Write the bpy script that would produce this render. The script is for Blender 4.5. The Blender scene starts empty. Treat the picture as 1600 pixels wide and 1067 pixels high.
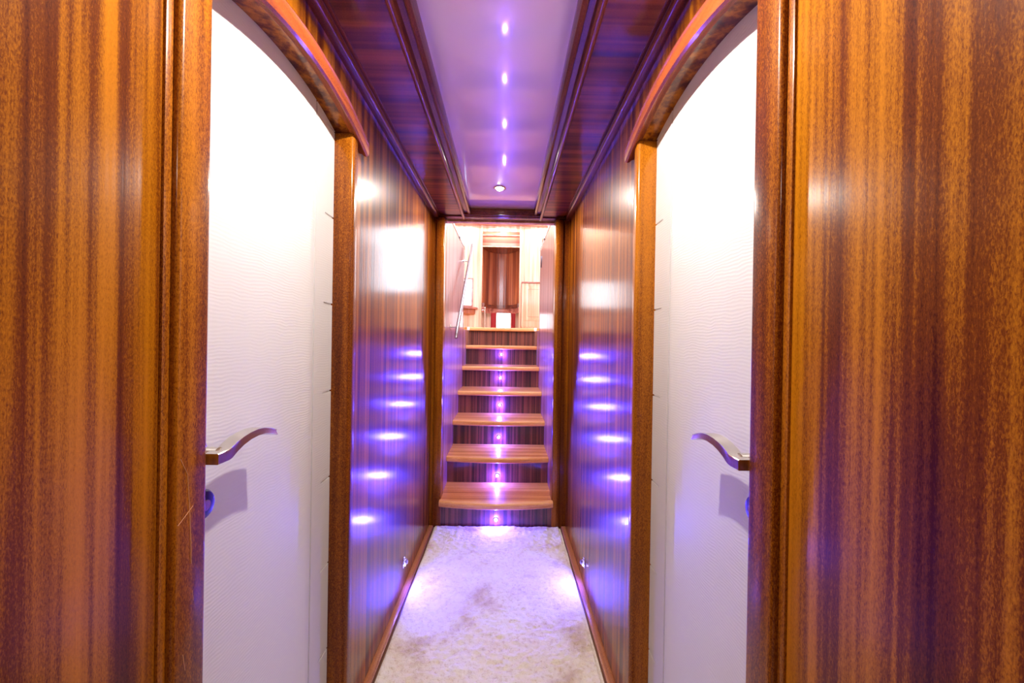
import bpy, bmesh, math, random
from math import sin, cos, pi, sqrt, radians
from mathutils import Matrix, Vector, noise as mnoise

random.seed(7)
S = bpy.context.scene
C = S.collection

# ------------------------------------------------------------------ camera
F_PX = 600.0
yaw, pit, rol = radians(.886), radians(-.125), radians(-.92)
cy, sy, cp, sp, cr, sr = cos(yaw), sin(yaw), cos(pit), sin(pit), cos(rol), sin(rol)
Ry = Matrix(((cy, 0, -sy), (0, 1, 0), (sy, 0, cy)))
Rp = Matrix(((1, 0, 0), (0, cp, -sp), (0, sp, cp)))
Rr = Matrix(((cr, -sr, 0), (sr, cr, 0), (0, 0, 1)))
MM = Rr @ Rp @ Ry                      # rows: camera right, up, forward in (x, up, forward)
def wv(r): return Vector((r[0], r[2], r[1]))
right, up, fwd = wv(MM[0]), wv(MM[1]), wv(MM[2])
cam_d = bpy.data.cameras.new('camera'); cam = bpy.data.objects.new('camera', cam_d); C.objects.link(cam)
cam_d.sensor_width = 36; cam_d.lens = F_PX * 36 / 1600; cam_d.clip_start = .01
m = Matrix.Identity(4)
for i in range(3):
    m[i][0], m[i][1], m[i][2] = right[i], up[i], -fwd[i]
m[0][3], m[1][3], m[2][3] = .0355, 0, 1.155
cam.matrix_world = m
S.camera = cam

# ------------------------------------------------------------------ world, exposure
w = bpy.data.worlds.new('world'); S.world = w; w.use_nodes = True
w.node_tree.nodes['Background'].inputs[0].default_value = (.75, .82, 1, 1)
w.node_tree.nodes['Background'].inputs[1].default_value = .4
S.view_settings.view_transform = 'Standard'
S.view_settings.look = 'None'
S.view_settings.gamma = 1
S.view_settings.exposure = 1.0
S.view_settings.use_curve_mapping = False
S.cycles.max_bounces = 12
S.cycles.glossy_bounces = 6
S.cycles.sample_clamp_indirect = 6

WARM = (1, .91, .80)
LEDC = (.055, .045, 1.0)
P_CEIL = 22.0
P_STEP = 6.0
P_WALL = 5.0
P_UP = 14.0
W_SIDE = 9.0

def area(name, loc, rot, sx, sy_, power, col):
    l = bpy.data.lights.new(name, 'AREA'); l.shape = 'RECTANGLE'; l.size = sx; l.size_y = sy_
    l.energy = power; l.color = col
    o = bpy.data.objects.new(name, l); C.objects.link(o); o.location = loc; o.rotation_euler = rot
    return o
# daylight entering through the wheelhouse side windows
area('daylight_left', (-1.72, 5.0, 2.45), (0, radians(-90), 0), .8, 2.0, 12, (.80, .88, 1))
area('daylight_right', (1.72, 5.0, 2.45), (0, radians(90), 0), .8, 2.0, 12, (.80, .88, 1))

def point(name, loc, power, col, r=.02, spot=None):
    l = bpy.data.lights.new(name, 'SPOT' if spot else 'POINT')
    l.energy = power; l.color = col; l.shadow_soft_size = r
    o = bpy.data.objects.new(name, l); C.objects.link(o); o.location = loc
    if spot:
        l.spot_size = radians(spot[0]); l.spot_blend = spot[1]
        o.rotation_euler = Vector(spot[2]).to_track_quat('-Z', 'Y').to_euler()
    return o

# ------------------------------------------------------------------ materials
def newmat(name):
    mt = bpy.data.materials.new(name); mt.use_nodes = True
    nt = mt.node_tree; b = nt.nodes['Principled BSDF']
    return mt, nt, b
def N(nt, t, **k):
    n = nt.nodes.new(t)
    for a, v in k.items():
        if a in n.inputs: n.inputs[a].default_value = v
        else: setattr(n, a, v)
    return n
def ramp(nt, pts):
    r = nt.nodes.new('ShaderNodeValToRGB'); e = r.color_ramp.elements
    while len(e) > len(pts): e.remove(e[-1])
    while len(e) < len(pts): e.new(.5)
    for q, (p, c) in zip(e, pts):
        q.position = p; q.color = (*c, 1) if len(c) == 3 else c
    return r
def wood(name, axis='z', dark=(.045, .005, .001), mid=(.14, .028, .002), light=(.34, .105, .004),
         freq=22, coat=1.0, coat_r=.07, stripe=1.0, speck=.5, bump=.25, rough=.42, off=0, spec=.15, cior=1.5):
    mt, nt, b = newmat(name); L = nt.links
    tc = N(nt, 'ShaderNodeTexCoord')
    def mp(across, along):
        s = {'x': (along, across, across), 'y': (across, along, across), 'z': (across, across, along)}[axis]
        q = N(nt, 'ShaderNodeMapping'); q.inputs['Scale'].default_value = s
        q.inputs['Location'].default_value = (off, off * 1.3, off * .7)
        L.new(tc.outputs['Object'], q.inputs['Vector']); return q
    def nz(across, along, detail=3, dist=0.0, rg=.55):
        q = mp(across, along)
        n = N(nt, 'ShaderNodeTexNoise', Scale=1.0, Detail=detail, Roughness=rg, Distortion=dist)
        L.new(q.outputs[0], n.inputs['Vector']); return n
    a = nz(freq, .4, 2, .2)             # ribbon stripes
    f = nz(freq * 5, 1.6, 3, .1)         # finer lines
    g = nz(800, 230, 2, .5, .7)          # pores
    h = nz(3.0, 1.2, 2)                  # cloudy patches
    def math2(op, x, y):
        q = N(nt, 'ShaderNodeMath', operation=op)
        for i, v in enumerate((x, y)):
            if isinstance(v, (int, float)): q.inputs[i].default_value = v
            else: L.new(v, q.inputs[i])
        return q.outputs[0]
    v = math2('MULTIPLY', a.outputs['Fac'], 1.0 * stripe)
    v = math2('ADD', v, math2('MULTIPLY', f.outputs['Fac'], .28))
    v = math2('ADD', v, math2('MULTIPLY', g.outputs['Fac'], speck))
    v = math2('ADD', v, math2('MULTIPLY', h.outputs['Fac'], .25))
    tot = stripe + .28 + speck + .25
    v = math2('DIVIDE', v, tot)
    r = ramp(nt, [(.395, dark), (.48, mid), (.56, light), (.64, tuple(c * 1.35 for c in light))])
    L.new(v, r.inputs[0]); L.new(r.outputs[0], b.inputs['Base Color'])
    b.inputs['Roughness'].default_value = rough
    b.inputs['Coat Weight'].default_value = coat
    b.inputs['Coat Roughness'].default_value = coat_r
    b.inputs['Coat IOR'].default_value = cior; b.inputs['Specular IOR Level'].default_value = spec
    if bump:
        bp = N(nt, 'ShaderNodeBump', Strength=bump, Distance=.0004)
        w2 = nz(160, 3, 2)
        L.new(w2.outputs['Fac'], bp.inputs['Height']); L.new(bp.outputs[0], b.inputs['Coat Normal'])
        L.new(bp.outputs[0], b.inputs['Normal'])
    return mt
def plain(name, col, rough=.5, metal=0, coat=0, spec=.5):
    mt, nt, b = newmat(name); L = nt.links
    tc = N(nt, 'ShaderNodeTexCoord'); n = N(nt, 'ShaderNodeTexNoise', Scale=30.0, Detail=3.0)
    L.new(tc.outputs['Object'], n.inputs['Vector'])
    r = ramp(nt, [(.3, tuple(c * .94 for c in col)), (.7, col)])
    L.new(n.outputs['Fac'], r.inputs[0]); L.new(r.outputs[0], b.inputs['Base Color'])
    b.inputs['Roughness'].default_value = rough; b.inputs['Metallic'].default_value = metal
    b.inputs['Coat Weight'].default_value = coat; b.inputs['Coat Roughness'].default_value = .05
    b.inputs['Specular IOR Level'].default_value = spec
    return mt
def emis(name, col, st):
    mt, nt, b = newmat(name)
    b.inputs['Base Color'].default_value = (*col, 1)
    b.inputs['Emission Color'].default_value = (*col, 1)
    b.inputs['Emission Strength'].default_value = st
    return mt

M_WALL = wood('sapele_panel', 'z', freq=33, coat_r=.15, coat=.85, cior=1.38, bump=.5, speck=.34, spec=.06, rough=.40)
M_WALL2 = wood('sapele_panel_shifted', 'z', freq=33, coat_r=.15, coat=.85, cior=1.38, bump=.5, speck=.34, spec=.06, rough=.40, off=5.3)
M_NEAR = wood('satin_sapele_panel', 'z', freq=32, coat_r=.24, coat=.22, cior=1.38, bump=.3, speck=.36, spec=.04, rough=.45, dark=(.045, .005, .001), mid=(.14, .030, .0015), light=(.40, .135, .003))
M_NEAR2 = wood('satin_sapele_panel_shifted', 'z', freq=30, coat_r=.24, coat=.22, cior=1.38, bump=.3, speck=.40, spec=.04, rough=.45, off=2.7, dark=(.045, .005, .001), mid=(.15, .033, .0015), light=(.43, .15, .004))
M_POST = wood('mahogany_post', 'z', freq=14, stripe=.6, speck=.6, dark=(.05, .007, .002), mid=(.17, .037, .003), light=(.40, .13, .006), coat=.6, spec=.06, coat_r=.16, cior=1.4)
M_ARCH = wood('mahogany_arch', 'y', freq=20, stripe=.5, dark=(.12, .02, .006), mid=(.26, .05, .010), light=(.38, .09, .018), coat_r=.12)
M_SOF = wood('dark_soffit', 'x', freq=26, dark=(.035, .007, .005), mid=(.12, .022, .012), light=(.24, .06, .024), speck=.3, coat_r=.12)
M_MOLD = wood('dark_moulding', 'y', freq=30, stripe=.4, dark=(.05, .01, .006), mid=(.13, .025, .012), light=(.22, .05, .02), coat_r=.14)
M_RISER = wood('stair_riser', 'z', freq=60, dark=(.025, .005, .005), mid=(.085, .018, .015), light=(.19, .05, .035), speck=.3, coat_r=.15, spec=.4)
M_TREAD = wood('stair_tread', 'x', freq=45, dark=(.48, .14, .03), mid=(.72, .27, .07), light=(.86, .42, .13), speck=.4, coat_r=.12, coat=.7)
M_NOSE = wood('tread_nosing', 'x', freq=30, stripe=.5, dark=(.60, .22, .07), mid=(.80, .36, .13), light=(.88, .48, .2), speck=.4, coat_r=.2, coat=.6)
M_STRIP = wood('floor_strip', 'y', freq=30, stripe=.5, dark=(.22, .06, .02), mid=(.42, .15, .05), light=(.55, .22, .08), coat_r=.2, coat=.6)
M_PALE = wood('pale_saloon_panel', 'z', freq=18, dark=(.55, .30, .19), mid=(.72, .44, .31), light=(.82, .56, .42), speck=.3, coat_r=.25, coat=.6)  # pale wood of the saloon walls, pilasters and cupboard
M_PINK = wood('saloon_trim', 'x', freq=18, dark=(.22, .05, .035), mid=(.36, .10, .07), light=(.46, .16, .11), speck=.3, coat_r=.2)
M_CURVE = wood('curved_cabinet_veneer', 'z', freq=14, dark=(.13, .028, .015), mid=(.30, .075, .032), light=(.42, .13, .05), speck=.3, coat_r=.16)
M_STAIRW = wood('stairwell_panel', 'z', freq=34, dark=(.15, .04, .04), mid=(.36, .14, .11), light=(.52, .26, .21), speck=.3, coat_r=.16, coat=.55)
M_STEEL = plain('polished_steel', (.80, .80, .82), .16, 1)
M_RAIL = plain('rail_steel', (.50, .50, .55), .22, 1)
M_BRUSH = plain('satin_steel', (.74, .72, .68), .24, 1)
M_DARKM = plain('dark_metal', (.10, .09, .11), .3, 1)
M_WHITE = plain('white_plastic', (.85, .84, .84), .35)
M_FLOOR = plain('underfloor', (.18, .08, .04), .5)
M_SCR = plain('bare_wood_scratch', (.75, .38, .18), .6)
M_RED = plain('red_cloth', (.42, .03, .04), .7)
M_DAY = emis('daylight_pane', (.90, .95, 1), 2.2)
M_DAY2 = emis('daylight_pane_bluish', (.80, .89, 1), 3.0)
M_DAY3 = emis('daylight_pane_forward', (.78, .86, 1), 10)
M_LED = emis('led_lens', (.22, .18, 1.0), 300)
M_LAMP = emis('halogen_lens', (1, .93, .82), 70)

# glossy white ceiling panel, purple LED light painted into its base colour
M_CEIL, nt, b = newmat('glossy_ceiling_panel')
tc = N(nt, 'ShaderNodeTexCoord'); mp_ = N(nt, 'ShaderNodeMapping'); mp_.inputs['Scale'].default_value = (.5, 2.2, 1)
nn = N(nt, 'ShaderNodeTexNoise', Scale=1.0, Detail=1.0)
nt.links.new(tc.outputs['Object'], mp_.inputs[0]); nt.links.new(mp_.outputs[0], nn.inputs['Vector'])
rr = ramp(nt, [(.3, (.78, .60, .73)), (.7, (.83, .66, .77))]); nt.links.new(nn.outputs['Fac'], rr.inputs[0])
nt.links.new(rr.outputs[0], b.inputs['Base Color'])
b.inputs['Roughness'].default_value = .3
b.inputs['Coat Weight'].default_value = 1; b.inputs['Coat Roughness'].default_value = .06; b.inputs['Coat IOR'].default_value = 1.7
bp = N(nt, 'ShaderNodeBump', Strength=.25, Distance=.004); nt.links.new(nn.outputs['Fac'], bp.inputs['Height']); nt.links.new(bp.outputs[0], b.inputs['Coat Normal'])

# white embossed door skin
M_DOOR, nt, b = newmat('white_embossed_door')
tc = N(nt, 'ShaderNodeTexCoord'); mp_ = N(nt, 'ShaderNodeMapping'); mp_.inputs['Scale'].default_value = (1, 1, 1)
wv_ = N(nt, 'ShaderNodeTexWave', Scale=48.0, Distortion=9.0, Detail=2.0); wv_.bands_direction = 'Z'
wv_.inputs['Detail Scale'].default_value = .35
nt.links.new(tc.outputs['Object'], wv_.inputs['Vector'])
msk = N(nt, 'ShaderNodeTexNoise', Scale=5.0, Detail=2.0); nt.links.new(tc.outputs['Object'], msk.inputs['Vector'])
mm = N(nt, 'ShaderNodeMath', operation='MULTIPLY'); nt.links.new(wv_.outputs['Fac'], mm.inputs[0]); nt.links.new(msk.outputs['Fac'], mm.inputs[1])
bp = N(nt, 'ShaderNodeBump', Strength=.3, Distance=.001); nt.links.new(mm.outputs[0], bp.inputs['Height']); nt.links.new(bp.outputs[0], b.inputs['Normal'])
b.inputs['Base Color'].default_value = (.75, .745, .75, 1); b.inputs['Roughness'].default_value = .38

# cream carpet with stains
M_CARP, nt, b = newmat('cream_carpet')
tc = N(nt, 'ShaderNodeTexCoord')
n1 = N(nt, 'ShaderNodeTexNoise', Scale=5.0, Detail=6.0, Roughness=.65)
n2 = N(nt, 'ShaderNodeTexNoise', Scale=85.0, Detail=5.0, Roughness=.7)
n3 = N(nt, 'ShaderNodeTexNoise', Scale=11.0, Detail=5.0, Roughness=.6)
for n_ in (n1, n2, n3): nt.links.new(tc.outputs['Object'], n_.inputs['Vector'])
r1 = ramp(nt, [(.32, (.70, .56, .42)), (.46, (.93, .86, .74)), (.64, (.96, .93, .86))])
nt.links.new(n1.outputs['Fac'], r1.inputs[0])
r2 = ramp(nt, [(.34, (.74, .64, .54)), (.48, (1, 1, 1))]); nt.links.new(n2.outputs['Fac'], r2.inputs[0])
r3 = ramp(nt, [(.68, (1, 1, 1)), (.76, (.50, .44, .44))]); nt.links.new(n3.outputs['Fac'], r3.inputs[0])
mx = N(nt, 'ShaderNodeMix', data_type='RGBA', blend_type='MULTIPLY'); mx.inputs[0].default_value = .7
nt.links.new(r1.outputs[0], mx.inputs[6]); nt.links.new(r2.outputs[0], mx.inputs[7])
mx2 = N(nt, 'ShaderNodeMix', data_type='RGBA', blend_type='MULTIPLY'); mx2.inputs[0].default_value = .7
nt.links.new(mx.outputs[2], mx2.inputs[6]); nt.links.new(r3.outputs[0], mx2.inputs[7])
nt.links.new(mx2.outputs[2], b.inputs['Base Color'])
bp = N(nt, 'ShaderNodeBump', Strength=.8, Distance=.006); nt.links.new(n2.outputs['Fac'], bp.inputs['Height']); nt.links.new(bp.outputs[0], b.inputs['Normal'])
b.inputs['Roughness'].default_value = .95; b.inputs['Sheen Weight'].default_value = .2
b.inputs['Specular IOR Level'].default_value = .1

# ------------------------------------------------------------------ mesh helpers
def box(bm, x0, x1, y0, y1, z0, z1, bev=0, seg=2):
    x0, x1 = min(x0, x1), max(x0, x1); y0, y1 = min(y0, y1), max(y0, y1); z0, z1 = min(z0, z1), max(z0, z1)
    t = bmesh.new()
    r = bmesh.ops.create_cube(t, size=1)
    for v in t.verts:
        v.co = Vector((x0 + (v.co.x + .5) * (x1 - x0), y0 + (v.co.y + .5) * (y1 - y0), z0 + (v.co.z + .5) * (z1 - z0)))
    if bev: bmesh.ops.bevel(t, geom=list(t.edges), offset=bev, segments=seg, affect='EDGES', profile=.5)
    me = bpy.data.meshes.new('t'); t.to_mesh(me); t.free(); bm.from_mesh(me); bpy.data.meshes.remove(me)
def loft(bm, rings, closed=True, caps=True):
    vs = [[bm.verts.new(p) for p in r] for r in rings]
    n = len(rings[0])
    for a, b_ in zip(vs, vs[1:]):
        for i in range(n if closed else n - 1):
            j = (i + 1) % n
            bm.faces.new((a[i], a[j], b_[j], b_[i]))
    if caps:
        bm.faces.new(vs[0][::-1]); bm.faces.new(vs[-1])
def tube(bm, pts, r, n=12, caps=True):
    pts = [Vector(p) for p in pts]; rings = []
    for i, p in enumerate(pts):
        d = (pts[min(i + 1, len(pts) - 1)] - pts[max(i - 1, 0)]).normalized()
        a = d.orthogonal().normalized() if i == 0 else (a - d * a.dot(d)).normalized()
        bq = d.cross(a)
        rad = r[i] if isinstance(r, (list, tuple)) else r
        rings.append([p + (a * cos(2 * pi * k / n) + bq * sin(2 * pi * k / n)) * rad for k in range(n)])
    loft(bm, rings, True, caps)
def lathe(bm, prof, origin, axis, n=32):
    axis = Vector(axis).normalized(); a = axis.orthogonal().normalized(); b_ = axis.cross(a); o = Vector(origin)
    loft(bm, [[o + axis * h + (a * cos(2 * pi * k / n) + b_ * sin(2 * pi * k / n)) * r for k in range(n)] for r, h in prof])
def obj(name, bm, mat, parent=None, smooth=True):
    bmesh.ops.recalc_face_normals(bm, faces=bm.faces)
    me = bpy.data.meshes.new(name); bm.to_mesh(me); bm.free()
    if smooth:
        for p in me.polygons: p.use_smooth = True
        me.set_sharp_from_angle(angle=radians(38))
    me.materials.append(mat)
    o = bpy.data.objects.new(name, me); C.objects.link(o)
    if parent: o.parent = parent; o.matrix_parent_inverse = Matrix.Translation(-parent.location) if parent.type == 'EMPTY' else Matrix.Identity(4)
    return o
def struct(name, bm, mat, label=None):
    o = obj(name, bm, mat); o['kind'] = 'structure'
    if label: o['label'] = label
    return o
def thing(name, label, cat, loc=(0, 0, 0), group=None, kind=None):
    o = bpy.data.objects.new(name, None); C.objects.link(o); o.location = loc; o.empty_display_size = .05
    o['label'] = label
    if cat: o['category'] = cat
    if group: o['group'] = group
    if kind: o['kind'] = kind
    return o
def tag(o, label, cat, group=None):
    o['label'] = label; o['category'] = cat
    if group: o['group'] = group
    return o
BM = bmesh.new

# ------------------------------------------------------------------ dimensions
W = .42            # half width of the corridor
YB = -1.1          # back wall
YD = 2.37          # end of corridor
SC = -.01          # stairs centre line
ZS = 1.925         # soffit height
def arc(y): return 1.775 - (.8 - sqrt(max(.8 * .8 - (y - .88) ** 2, 0)))

# ------------------------------------------------------------------ corridor shell
bm = BM(); box(bm, -.5, .5, YB, 2.40, -.06, -.004); struct('floor', bm, M_FLOOR)
def side_wall(s, name, mat):
    bm = BM()
    box(bm, s * W, s * (W + .045), YB, .5115, 0, 2.02, .0015)
    struct(name.replace('wall_', 'wall_near_'), bm, M_NEAR if s < 0 else M_NEAR2, 'tall striped sapele panel nearest the camera on the %s' % ('left' if s < 0 else 'right'))
    bm = BM()
    box(bm, s * (W + .003), s * (W + .045), .512, .585, 0, 2.02)
    box(bm, s * W, s * (W + .045), 1.105, 2.45, 0, 2.02)
    ys = [.585 + (1.105 - .585) * i / 24 for i in range(25)]
    rings = []
    for y in ys:
        rings.append([(s * W, y, arc(y)), (s * (W + .045), y, arc(y)), (s * (W + .045), y, 2.02), (s * W, y, 2.02)])
    loft(bm, rings)
    struct(name, bm, mat, 'glossy sapele panelled wall on the %s of the corridor' % ('left' if s < 0 else 'right'))
side_wall(-1, 'wall_left', M_WALL)
side_wall(1, 'wall_right', M_WALL2)
bm = BM(); box(bm, -.5, .5, YB - .04, YB, -.06, 2.02); struct('wall_back', bm, M_WALL)

# ceiling: glossy centre panel between two dropped wooden soffits
bm = BM(); box(bm, -.205, .205, YB, 2.44, 1.972, 2.0); struct('ceiling', bm, M_CEIL, 'glossy white ceiling panel with purple LED tint painted in and a spotlight')
def prof_y(bm, pts, y0, y1):
    loft(bm, [[(x, y0, z) for x, z in pts], [(x, y1, z) for x, z in pts]])
tn = [0]
def trim(bm, mat, label=None):
    tn[0] += 1
    return struct('trim_%d' % tn[0], bm, mat, label)
for s in (-1, 1):
    side = 'left' if s < 0 else 'right'
    bm = BM(); box(bm, s * .232, s * (W + .03), YB, 2.44, ZS, 2.02); trim(bm, M_SOF, 'dark striped wooden ceiling soffit on the %s' % side)
    # inner double moulding beside the ceiling panel
    bm = BM()
    pts = [(.252, ZS + .01), (.252, ZS - .004)]
    pts += [(.242 + .010 * cos(a), ZS - .004 + .010 * sin(a) * 1.0 - 0) for a in [-i * pi / 6 for i in range(7)]]
    pts += [(.230, ZS + .012), (.216, ZS + .014), (.212, ZS + .006), (.205, ZS + .004), (.198, ZS + .008), (.194, ZS + .018), (.194, ZS + .052), (.240, ZS + .06)]
    prof_y(bm, [(s * x, z) for x, z in pts], YB, 2.42)
    trim(bm, M_MOLD, 'dark wooden moulding along the %s edge of the pale ceiling panel' % side)
    # outer cornice bead at the wall
    bm = BM()
    pts = [(W + .002, ZS + .02), (W + .002, ZS - .022), (.412, ZS - .024)]
    pts += [(.402 + .012 * cos(a), ZS - .012 + .012 * sin(a)) for a in [-pi / 2 - i * pi / 8 for i in range(1, 7)]]
    pts += [(.384, ZS - .004), (.382, ZS + .02)]
    prof_y(bm, [(s * x, z) for x, z in pts], YB, 2.40)
    trim(bm, M_MOLD, 'dark wooden cornice bead where the %s wall meets the soffit' % side)
    # floor strip
    bm = BM(); box(bm, s * (W + .002), s * .393, YB, 2.368, -.004, .013, .003)
    o = struct('baseboard_' + side, bm, M_STRIP, 'low reddish wooden strip along the foot of the %s wall' % side)
# end beam
bm = BM(); box(bm, -.46, .46, 2.385, 2.45, 1.918, 2.02, .004); box(bm, -.42, .42, 2.372, 2.40, 1.925, 1.945, .004)
trim(bm, M_MOLD, 'dark wooden beam at the far end of the corridor ceiling')
# posts framing the stair opening
for s, xi, side in ((-1, -.352, 'left'), (1, .331, 'right')):
    bm = BM()
    box(bm, s * (W + .005), xi + s * .018, 2.372, 2.46, 0, 1.91, .002)
    box(bm, xi + s * .05, xi, 2.362, 2.46, 0, 1.908, .006, 3)
    trim(bm, M_POST, 'brown wooden post at the foot of the stairs on the %s' % side)

# ------------------------------------------------------------------ carpet
bm = BM()
nx, ny = 110, 420
grid = []
for j in range(ny + 1):
    row = []
    for i in range(nx + 1):
        u, v = i / nx, j / ny
        x = -.387 + .774 * u; y = YB + (2.358 - YB) * v
        if v == 1: y += .006 * mnoise.noise(Vector((x * 9, 1, 0)))
        if i in (0, nx): x += .004 * mnoise.noise(Vector((y * 6, 3, 0)))
        z = .006 + .0035 * mnoise.noise(Vector((x * 14, y * 14, 0))) + .005 * mnoise.noise(Vector((x * 45, y * 70, 2)))
        z += .012 * max(0, (v - .99) / .01) ** 2 * .5
        e = min(u, 1 - u) * nx
        if e < 1: z = .001
        row.append(bm.verts.new((x, y, z)))
    grid.append(row)
for j in range(ny):
    for i in range(nx):
        bm.faces.new((grid[j][i], grid[j][i + 1], grid[j + 1][i + 1], grid[j + 1][i]))
r = bmesh.ops.extrude_face_region(bm, geom=list(bm.faces))
for v in r['geom']:
    if isinstance(v, bmesh.types.BMVert): pass
for row in grid:
    for v in row: v.co.z = -.003
tag(obj('carpet', bm, M_CARP), 'worn cream carpet runner with grey stains on the corridor floor', 'carpet')

# ------------------------------------------------------------------ doors
def build_door(s, n):
    side = 'left' if s < 0 else 'right'
    d = thing('door_%d' % n, 'white embossed door with arched top in the %s corridor wall' % side, None, (s * .47, .84, 0), kind='structure')
    XD = .462
    bm = BM()
    box(bm, s * (XD + .004), s * (XD + .04), .50, 1.16, .005, 1.86)
    g = .0024
    # centre board and the blocks of the two stiles, parted by fine grooves
    box(bm, s * XD, s * (XD + .01), .634 + g, 1.000 - g, .008, 1.85, .0012, 1)
    for y0, y1 in ((.50, .634), (1.000, 1.150)):
        zs = [.008] + [.27 + .245 * k for k in range(7)] + [1.85]
        for a, b_ in zip(zs, zs[1:]):
            if y0 < .9:
                box(bm, s * XD, s * (XD + .01), y0, y1 - g, a, b_)
            else:
                box(bm, s * XD, s * (XD + .01), y0 + g, y0 + .052, a, b_)
                box(bm, s * XD, s * (XD + .01), y0 + .052, y1, a + g, b_ - g)
    obj('door_leaf', bm, M_DOOR, d)
    # near jamb
    bm = BM(); box(bm, s * (W + .045), s * .408, .524, .582, 0, arc(.575) + .02, .007, 4)
    box(bm, s * (W + .012), s * .417, .512, .53, 0, 1.9, .003)
    obj('jamb', bm, M_POST, d)
    if s < 0:
        bm = BM()
        for pts in (((.533, .985), (.545, .96), (.549, .91), (.552, .86), (.553, .83)), ((.530, .895), (.545, .905), (.555, .912)), ((.556, .79), (.5575, .775)), ((.541, .71), (.545, .685))):
            tube(bm, [(-.4079, y, z) for y, z in pts], .0005, 5)
        o = obj('scratch', bm, M_SCR, d); o['label'] = 'pale scratches on the near jamb'
    # far jamb: its face towards the camera is the reveal of the opening
    bm = BM(); box(bm, s * (W + .055), s * .407, 1.103, 1.140, 0, arc(1.12) + .005, .010, 5)
    obj('jamb', bm, M_POST, d)
    # arched header
    bm = BM(); rings = []
    for i in range(33):
        y = .548 + (1.178 - .548) * i / 32; a = arc(y)
        rings.append([(s * x, y, a + z) for x, z in ((.470, .004), (.425, .001), (.412, -.002), (.406, -.008), (.399, -.010), (.393, -.007),
                                                     (.391, .000), (.391, .028), (.394, .034), (.402, .038), (.425, .040), (.47, .04))])
    loft(bm, rings)
    obj('arch_header', bm, M_ARCH, d)
    # lever handle
    bm = BM(); yh, zh = .616, .967
    lathe(bm, [(.004, 0), (.025, 0), (.026, .003), (.025, .008), (.020, .011), (.012, .012), (.0115, .045), (.004, .046)], (s * XD, yh, zh), (-s, 0, 0))
    h = obj('door_handle', bm, M_BRUSH, d)
    bm = BM(); rings = []
    path = [(.592, .9665, .0085), (.600, .9665, .0088), (.616, .9665, .0088), (.622, .9675, .0085), (.635, .974, .0078), (.650, .9795, .0070), (.668, .9835, .0064),
            (.688, .9850, .0060), (.708, .9835, .0056), (.726, .9790, .0054), (.744, .9720, .0052)]
    for k, (y, z, hh) in enumerate(path):
        t = k / (len(path) - 1)
        xo, xi2 = .400, .424 + .004 * t
        tilt = .35 * max(0, min(1, (k - 2) / 3.0))
        b2 = .0012
        rings.append([(s * a_, y, z + c_) for a_, c_ in ((xo + b2, hh), (xi2 - b2, hh), (xi2, hh - b2), (xi2, -hh + b2), (xi2 - b2, -hh), (xo + b2, -hh), (xo, -hh + b2), (xo + tilt * .006, hh * .2), (xo + tilt * .008, hh - b2))])
    loft(bm, rings)
    lv = obj('lever', bm, M_BRUSH, h)
    # lock escutcheon
    bm = BM(); lathe(bm, [(.003, 0), (.024, 0), (.025, .004), (.022, .008), (.015, .0095), (.003, .0095)], (s * XD, .636, .877), (-s, 0, 0))
    e = obj('lock_escutcheon', bm, M_DARKM, d)
    bm = BM(); lathe(bm, [(.001, .009), (.009, .009), (.009, .0115), (.001, .0115)], (s * XD, .636, .877), (-s, 0, 0), 20)
    obj('lock_cylinder', bm, M_STEEL, e)
build_door(-1, 1); build_door(1, 2)

# ------------------------------------------------------------------ staircase
G, RZ, Z1, YN = .285, .186, .173, 2.332
st = thing('staircase', 'wooden staircase of seven steps with blue lights in its risers', 'stairs', (SC, 2.4, 0))
def nose_y(i): return YN + G * (i - 1)
def top_z(i): return Z1 + RZ * (i - 1)
for i in range(1, 8):
    z = top_z(i); y0 = nose_y(i); yr = y0 + .04
    hw = .3475
    # riser
    bm = BM(); zb = 0 if i == 1 else top_z(i - 1) - .036
    box(bm, SC - hw, SC + hw, yr, yr + .018, zb, z - .034)
    obj('riser', bm, M_RISER, st)
    # tread: bowed front edge with a round nosing, lower ones bow more
    hwt = hw
    bow = {1: .040, 2: .030, 3: .018, 4: .008}.get(i, 0)
    depth = G + .03 if i < 7 else .09
    bm = BM(); rings = []; n = 24
    us = [-1 + 2 * k / n for k in range(n + 1)]
    for u in us:
        x = SC + u * hwt
        yf = y0 - bow * (1 - u * u) + (.0 if i > 1 else .0)
        yb = yr + G if i < 7 else y0 + .085
        rings.append([(x, yb, z), (x, yf + .034, z), (x, yf + .034, z - .034), (x, yb, z - .034)])
    loft(bm, rings)
    t = obj('tread', bm, M_TREAD, st)
    bm = BM(); rings = []
    for k in range(n + 1):
        u = -1 + 2 * k / n; x = SC + u * hwt; yf = y0 - bow * (1 - u * u)
        pr = [(yf + .034, z + .0004)]
        pr += [(yf + .012 - .012 * sin(a), z - .012 + .012 * cos(a) + .0004) for a in [j * pi / 10 for j in range(6)]]
        pr += [(yf + .012 - .012 * cos(a), z - .024 - .012 * sin(a)) for a in [j * pi / 10 for j in range(6)]]
        pr += [(yf + .034, z - .036)]
        rings.append([(x, a, b_) for a, b_ in pr])
    loft(bm, rings)
    obj('nosing', bm, M_NOSE, t)
# pale end caps on the top nosing
for x in (SC - .352, SC + .352):
    bm = BM(); box(bm, x - .014, x + .014, nose_y(7) - .004, nose_y(7) + .03, top_z(7) - .032, top_z(7) + .003, .003)
    o = obj('nosing_cap', bm, M_WHITE, st); o['label'] = 'white end cap on the top nosing'

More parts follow.
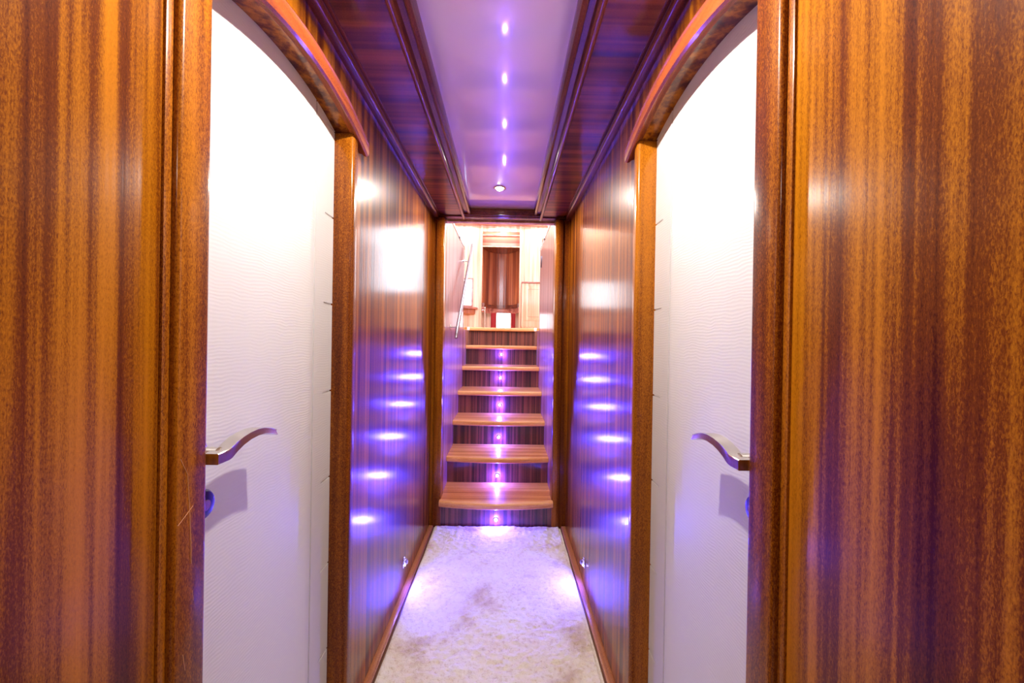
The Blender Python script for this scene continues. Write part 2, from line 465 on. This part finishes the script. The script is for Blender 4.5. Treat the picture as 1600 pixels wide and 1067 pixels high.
# step lights
where = ['lowest riser at the carpet', 'second riser from the bottom', 'third riser from the bottom', 'fourth riser from the bottom', 'fifth riser from the bottom', 'sixth riser just below the plain top one']
for i in range(1, 7):
    zb = 0 if i == 1 else top_z(i - 1)
    z = zb + (.047, .047, .056, .068, .082, .098)[i - 1]
    y = nose_y(i) + .04
    t = thing('step_light', 'small glowing blue step light in the ' + where[i - 1], 'light', (SC, y, z), 'blue step lights in the stair risers')
    bm = BM(); lathe(bm, [(.009, 0), (.016, 0), (.0165, .002), (.013, .0035), (.009, .0035)], (SC, y, z), (0, -1, 0), 24)
    obj('bezel', bm, M_STEEL, t)
    bm = BM(); lathe(bm, [(.0015, .0065), (.005, .006), (.0085, .0045), (.009, .001), (.001, .001)][::-1], (SC, y, z), (0, -1, 0), 20)
    obj('lens', bm, M_LED, t)
    point('step_light_glow', (SC, y - .024, z), P_STEP, LEDC, .007)

# ------------------------------------------------------------------ wall lights near the floor
for s, yl, zl in ((-1, 1.775, .125), (1, 1.80, .115)):
    t = thing('wall_light', 'small chrome eyelid floor light low on the %s wall' % ('left' if s < 0 else 'right'), 'light', (s * W, yl, zl), 'eyelid lights low on the corridor walls')
    bm = BM(); lathe(bm, [(.001, 0), (.024, 0), (.0245, .002), (.021, .004), (.001, .004)], (s * W, yl, zl), (-s, 0, 0), 28)
    obj('base_plate', bm, M_STEEL, t)
    bm = BM(); rings = []     # quarter-sphere hood
    for a in range(0, 10):
        th = pi * a / 9
        ring = []
        for b_ in range(0, 9):
            ph = (pi / 2) * b_ / 8
            r_ = .019
            ring.append((s * (W - .003) - s * r_ * sin(ph) * sin(th) * .9, yl + r_ * cos(th), zl - .002 + r_ * cos(ph) * sin(th)))
        rings.append(ring)
    loft(bm, rings, closed=False, caps=False)
    bmesh.ops.solidify(bm, geom=list(bm.faces), thickness=.0015)
    obj('hood', bm, M_STEEL, t)
    bm = BM(); lathe(bm, [(.001, .003), (.007, .003), (.006, .007), (.001, .008)], (s * W, yl, zl - .009), (-s, 0, 0), 18)
    obj('lens', bm, M_LED, t)
    point('wall_light_glow', (s * (W - .022), yl, zl - .014), P_WALL, LEDC, .007, (150, .6, (-s * .9, -.1, -.6)))

# ------------------------------------------------------------------ ceiling spotlights
def downlight(x, y, z, label, power, group, r=.026, col=WARM):
    t = thing('ceiling_spotlight', label, 'light', (x, y, z), group)
    bm = BM(); lathe(bm, [(r * .65, 0), (r, 0), (r, .003), (r * .85, .006), (r * .65, .003)], (x, y, z), (0, 0, -1), 28)
    obj('bezel', bm, M_STEEL, t)
    bm = BM(); lathe(bm, [(.001, .001), (r * .62, .001), (r * .55, .007), (r * .35, .012), (.001, .014)], (x, y, z), (0, 0, -1), 24)
    obj('lens', bm, M_LAMP, t)
    point('spot_glow', (x, y, z - .022), power, col, r * .5, (172, .35, (0, 0, -1)))
CG = 'ceiling spotlights in the corridor'
downlight(-.012, 2.06, 1.972, 'bright round spotlight at the far end of the glossy ceiling panel', P_CEIL * .7, CG, .034)
downlight(0, .68, 1.972, 'round spotlight in the ceiling panel between the two white doors', P_CEIL, CG)
downlight(0, -.65, 1.972, 'round fill spotlight added in the unseen ceiling behind the camera', P_CEIL * .2, CG)  # unseen lamp behind the camera, added as weak fill light

# ------------------------------------------------------------------ stairwell partitions
for s, xi, side in ((-1, -.358, 'left'), (1, .338, 'right')):
    bm = BM(); box(bm, xi, xi + s * .035, 2.45, 3.50, -.02, 1.975)
    struct('wall_stairwell_' + side, bm, M_STAIRW, 'glossy wooden partition on the %s of the stairs' % side)
    bm = BM(); box(bm, xi - s * .002, xi + s * .037, 3.50, 3.525, 0, 1.98, .003)
    trim(bm, M_MOLD, 'dark edge post of the %s stair partition' % side)
    bm = BM(); box(bm, SC + s * .349, SC + s * .40, 3.525, 6.6, 0, 1.255); struct('wall_landing_' + side, bm, M_STAIRW)
    t = thing('cap_rail', 'metal cap rail along the top of the %s stair partition' % side, 'rail', (xi, 3, 1.98), 'metal rails on the stair partitions')
    bm = BM(); tube(bm, [(xi + s * .005, 2.47, 1.99), (xi + s * .005, 3.53, 1.99)], .013); obj('tube', bm, M_RAIL, t)
    bm = BM(); lathe(bm, [(.0, -.02), (.015, -.02), (.015, .02), (.0, .02)], (xi + s * .005, 3.12, 1.99), (0, 1, 0), 16); obj('joint', bm, M_DARKM, t)
bm = BM(); box(bm, .330, .339, 3.36, 3.375, 1.80, 1.90, .001); tag(obj('door_catch', bm, M_DARKM), 'small dark metal catch on the right stair partition', 'catch')

# handrail
t = thing('handrail', 'slanted polished steel handrail on the left stair wall', 'handrail', (-.30, 3.0, 1.5))
bm = BM(); tube(bm, [(-.300, 2.575, 1.165), (-.300, 2.59, 1.19), (-.300, 3.62, 2.035), (-.300, 3.64, 2.06)], [.010, .0125, .0125, .010]); obj('rail', bm, M_RAIL, t)
for y, z in ((2.70, 1.285), (3.47, 1.905)):
    bm = BM(); tube(bm, [(-.300, y, z - .010), (-.300, y, z - .035), (-.306, y, z - .042), (-.356, y, z - .042)], .006)
    lathe(bm, [(.001, 0), (.022, 0), (.022, .004), (.001, .005)], (-.358, y, z - .042), (1, 0, 0), 20)
    obj('bracket', bm, M_BRUSH, t)

# ------------------------------------------------------------------ upper saloon shell
YF = 6.6; ZC = 3.17; ZL = top_z(7)
bm = BM(); box(bm, -1.6, 1.6, nose_y(7) + .02, YF + .6, ZL - .03, ZL - .001)
for s in (-1, 1): box(bm, s * .40, s * 1.6, 2.47, nose_y(7) + .02, ZL - .03, ZL - .001)
struct('floor_saloon', bm, M_TREAD)
bm = BM(); box(bm, -1.6, 1.6, 2.40, YF + .64, ZC, ZC + .04); struct('ceiling_saloon', bm, M_WHITE)
bm = BM(); box(bm, -1.6, 1.6, 2.46, 2.50, 1.91, 2.25); box(bm, -1.6, 1.6, 2.46, 2.50, 3.0, ZC)
for a in ((-1.6, -1.3), (-.65, -.3), (.3, .65), (1.3, 1.6)): box(bm, a[0], a[1], 2.46, 2.50, 2.25, 3.0)
for s in (-1, 1): box(bm, s * .45, s * 1.6, 2.46, 2.50, ZL - .03, 1.91)
struct('wall_saloon_front', bm, M_PALE)
for s, side in ((-1, 'left'), (1, 'right')):
    bm = BM(); x0, x1 = s * 1.6, s * 1.64
    box(bm, x0, x1, 2.46, YF, ZL - .03, 2.0); box(bm, x0, x1, 2.46, YF, 2.9, ZC)
    box(bm, x0, x1, 2.46, 3.9, 2.0, 2.9); box(bm, x0, x1, 6.1, YF, 2.0, 2.9)
    struct('wall_saloon_' + side, bm, M_PALE)
# far wall panels
bm = BM(); box(bm, -1.64, 1.64, YF + .62, YF + .66, ZL - .03, ZC); struct('wall_saloon_back', bm, M_PALE)
bm = BM(); box(bm, -1.6, -.40, YF, YF + .04, ZL, 1.74); box(bm, -1.6, -1.2, YF, YF + .04, 1.74, 2.2); box(bm, -.56, -.40, YF, YF + .04, 1.74, 2.2)
box(bm, -1.6, -.40, YF, YF + .04, 2.2, ZC); struct('wall_saloon_far_left', bm, M_PALE)
bm = BM(); box(bm, -.40, .27, YF, YF + .04, 3.02, ZC); struct('wall_saloon_far_top', bm, M_PALE)
bm = BM(); box(bm, .27, .64, YF, YF + .04, ZL, ZC); box(bm, 1.55, 1.6, YF, YF + .04, ZL, ZC); box(bm, .64, 1.55, YF, YF + .04, ZL, 1.95); box(bm, .64, 1.55, YF, YF + .04, 3.05, ZC)
struct('wall_saloon_far_right', bm, M_PALE)
for s in (-1, 1):
    bm = BM(); box(bm, *((-.42, -.40) if s < 0 else (.27, .29)), YF + .04, YF + .62, ZL, ZC); struct('wall_niche_' + ('left' if s < 0 else 'right'), bm, M_PALE)
for wn, (x0, x1, z0, z1, mt) in enumerate(((-1.2, -.56, 1.74, 2.2, M_DAY), (.64, 1.55, 1.95, 3.05, M_DAY2)), 1):
    wt = thing('window_%d' % wn, 'bright saloon window on the %s of the far wall' % ('left', 'right')[wn - 1], None, ((x0 + x1) / 2, YF, z0), kind='structure')
    bm = BM(); box(bm, x0, x1, YF + .02, YF + .03, z0, z1); obj('pane', bm, mt, wt)
    bm = BM()
    for a in ((x0 - .015, x1 + .015, z0 - .015, z0 + .01), (x0 - .015, x1 + .015, z1 - .01, z1 + .015), (x0 - .015, x0 + .01, z0 + .01, z1 - .01), (x1 - .01, x1 + .015, z0 + .01, z1 - .01)):
        box(bm, a[0], a[1], YF - .012, YF + .02, a[2], a[3])
    obj('window_frame', bm, M_PINK, wt)
for wn, (x0, x1) in enumerate(((-1.3, -.65), (-.3, .3), (.65, 1.3)), 3):
    wt = thing('window_%d' % wn, 'forward saloon window above the corridor opening', None, ((x0 + x1) / 2, 2.48, 2.25), kind='structure')
    bm = BM(); box(bm, x0, x1, 2.47, 2.48, 2.25, 3.0); obj('pane', bm, M_DAY3, wt)
# ceiling moulding of the saloon, slightly bowed
bm = BM(); rings = []
for k in range(25):
    x = -1.6 + 3.2 * k / 24; y = YF - .10 - .05 * (1 - (x / 1.6) ** 2)
    rings.append([(x, YF, ZC - .05), (x, y + .03, ZC - .05), (x, y, ZC - .03), (x, y, ZC + .001), (x, YF, ZC + .001)])
loft(bm, rings); trim(bm, M_PINK, 'reddish wooden cove under the saloon ceiling')
# vertical pilasters beside the alcove
for x in (-.425, .245):
    bm = BM(); box(bm, x, x + .03, YF - .02, YF + .01, ZL, ZC - .04, .004); trim(bm, M_PALE, 'pale vertical moulding beside the alcove, on its %s' % ('left' if x < 0 else 'right'))
x = .325; bm = BM(); box(bm, x, x + .02, YF - .014, YF + .01, 2.14, ZC - .04, .003); trim(bm, M_PALE)
# alcove header
hd = thing('alcove_header', 'pinkish wooden header board above the curved niche', 'board', (-.08, YF, 2.78))
bm = BM(); box(bm, -.395, .265, YF + .01, YF + .04, 2.76, 3.03, .003); obj('board', bm, M_PINK, hd)
bm = BM(); box(bm, -.395, .265, YF - .012, YF + .012, 2.95, 2.965, .003); box(bm, -.395, .265, YF - .012, YF + .012, 2.755, 2.775, .003); obj('bead', bm, M_PALE, hd)
# curved niche: a concave veneered half-cylinder behind the header, with a dark soffit and ledge
def bowed(bm, x0, x1, yb, depth, z0, z1, n=28):
    ring0, ring1 = [], []
    for k in range(n + 1):
        a = pi * k / n
        x = (x0 + x1) / 2 - (x1 - x0) / 2 * cos(a); y = yb - depth * sin(a)
        ring0.append((x, y, z0)); ring1.append((x, y, z1))
    loft(bm, [ring0, ring1])
def concave(bm, x0, x1, yf, depth, z0, z1, th, n=32):
    rings = []
    for k in range(n + 1):
        a = pi * k / n; c_, s_ = cos(a), sin(a)
        xm, hw_ = (x0 + x1) / 2, (x1 - x0) / 2
        x, y = xm - hw_ * c_, yf + depth * s_
        xo, yo = xm - (hw_ + th) * c_, yf + (depth + th) * s_
        rings.append([(x, y, z0), (xo, yo, z0), (xo, yo, z1), (x, y, z1)])
    loft(bm, rings)
cb = thing('curved_niche', 'dark glossy concave wooden niche in the middle of the far saloon wall', 'niche', (-.065, YF + .05, 1.8))
bm = BM(); concave(bm, -.385, .255, YF + .05, .46, 1.80, 2.76, .012); obj('back', bm, M_CURVE, cb)
bm = BM(); box(bm, -.395, .265, YF + .045, YF + .54, 2.758, 2.78); obj('soffit', bm, M_MOLD, cb)
bm = BM(); concave(bm, -.350, .220, YF + .05, .40, 1.735, 1.80, .045); obj('ledge', bm, M_MOLD, cb)
bm = BM(); concave(bm, -.362, .232, YF + .05, .44, 1.64, 1.735, .03); obj('apron', bm, M_PINK, cb)
# tap-like fitting left of the cabinet foot
bm = BM(); tube(bm, [(-.335, YF - .03, ZL), (-.335, YF - .03, 1.70)], .010); lathe(bm, [(.001, 0), (.018, .005), (.018, .02), (.001, .025)], (-.335, YF - .03, 1.70), (0, 0, 1), 14)
box(bm, -.39, -.335, YF - .035, YF - .025, 1.665, 1.675)
tag(obj('stanchion', bm, M_STEEL), 'thin steel stanchion at the left foot of the curved niche', 'post')
# hanging cloths and the pale panel beneath the curved niche
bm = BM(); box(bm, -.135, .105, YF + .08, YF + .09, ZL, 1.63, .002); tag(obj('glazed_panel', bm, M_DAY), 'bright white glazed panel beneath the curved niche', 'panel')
for x0, x1, sd in ((-.235, -.145, 'left'), (.12, .19, 'right')):
    bm = BM(); rings = []
    for k in range(21):
        x = x0 + (x1 - x0) * k / 20; y = YF + .06 + .010 * sin(k * 1.5)
        rings.append([(x, y, ZL + .002), (x, y + .006, ZL + .002), (x, y + .006, 1.628), (x, y, 1.628)])
    loft(bm, rings); tag(obj('curtain', bm, M_RED), 'red curtain on the %s of the bright panel under the cabinet' % sd, 'curtain', 'red curtains under the curved niche')
# right-hand cupboard
cp_ = thing('wall_cupboard', 'pale wooden cupboard with framed door right of the alcove', 'cupboard', (.47, YF, ZL))
bm = BM(); box(bm, .29, .66, YF - .10, YF, ZL + .10, 2.13, .004); box(bm, .30, .66, YF - .085, YF, ZL, ZL + .10); obj('body', bm, M_PALE, cp_)
bm = BM(); box(bm, .285, .67, YF - .115, YF, 2.13, 2.155, .004); obj('top', bm, M_PINK, cp_)
bm = BM(); box(bm, .34, .65, YF - .112, YF - .10, 1.50, 2.09, .003); box(bm, .365, .625, YF - .118, YF - .11, 1.53, 2.06, .002); dd = obj('cupboard_door', bm, M_PALE, cp_)
bm = BM()
for a in ((.395, .400, 1.56, 2.03), (.59, .595, 1.56, 2.03), (.395, .595, 1.56, 1.565), (.395, .595, 2.025, 2.03)): box(bm, a[0], a[1], YF - .121, YF - .117, a[2], a[3])
obj('panel_bead', bm, M_PINK, dd)
# left shelf with a rounded front
sh = thing('corner_shelf', 'small rounded wooden shelf under the left saloon window', 'shelf', (-.6, YF, 1.66))
bm = BM(); bowed(bm, -.82, -.46, YF, .16, 1.68, 1.71); obj('board', bm, M_PINK, sh)
bm = BM(); bowed(bm, -.76, -.50, YF, .10, 1.60, 1.68); obj('support', bm, M_CURVE, sh)

UG = 'ceiling spotlights along the far saloon wall'
downlight(-.055, YF - .20, ZC, 'bright spotlight on the saloon ceiling above the curved niche', P_UP, UG, .035, (1, .9, .78))
downlight(-.70, YF - .20, ZC, 'bright spotlight on the saloon ceiling above the left window', P_UP, UG, .035, (1, .9, .78))
downlight(.62, YF - .20, ZC, 'bright spotlight on the saloon ceiling above the right cupboard', P_UP, UG, .035, (1, .9, .78))
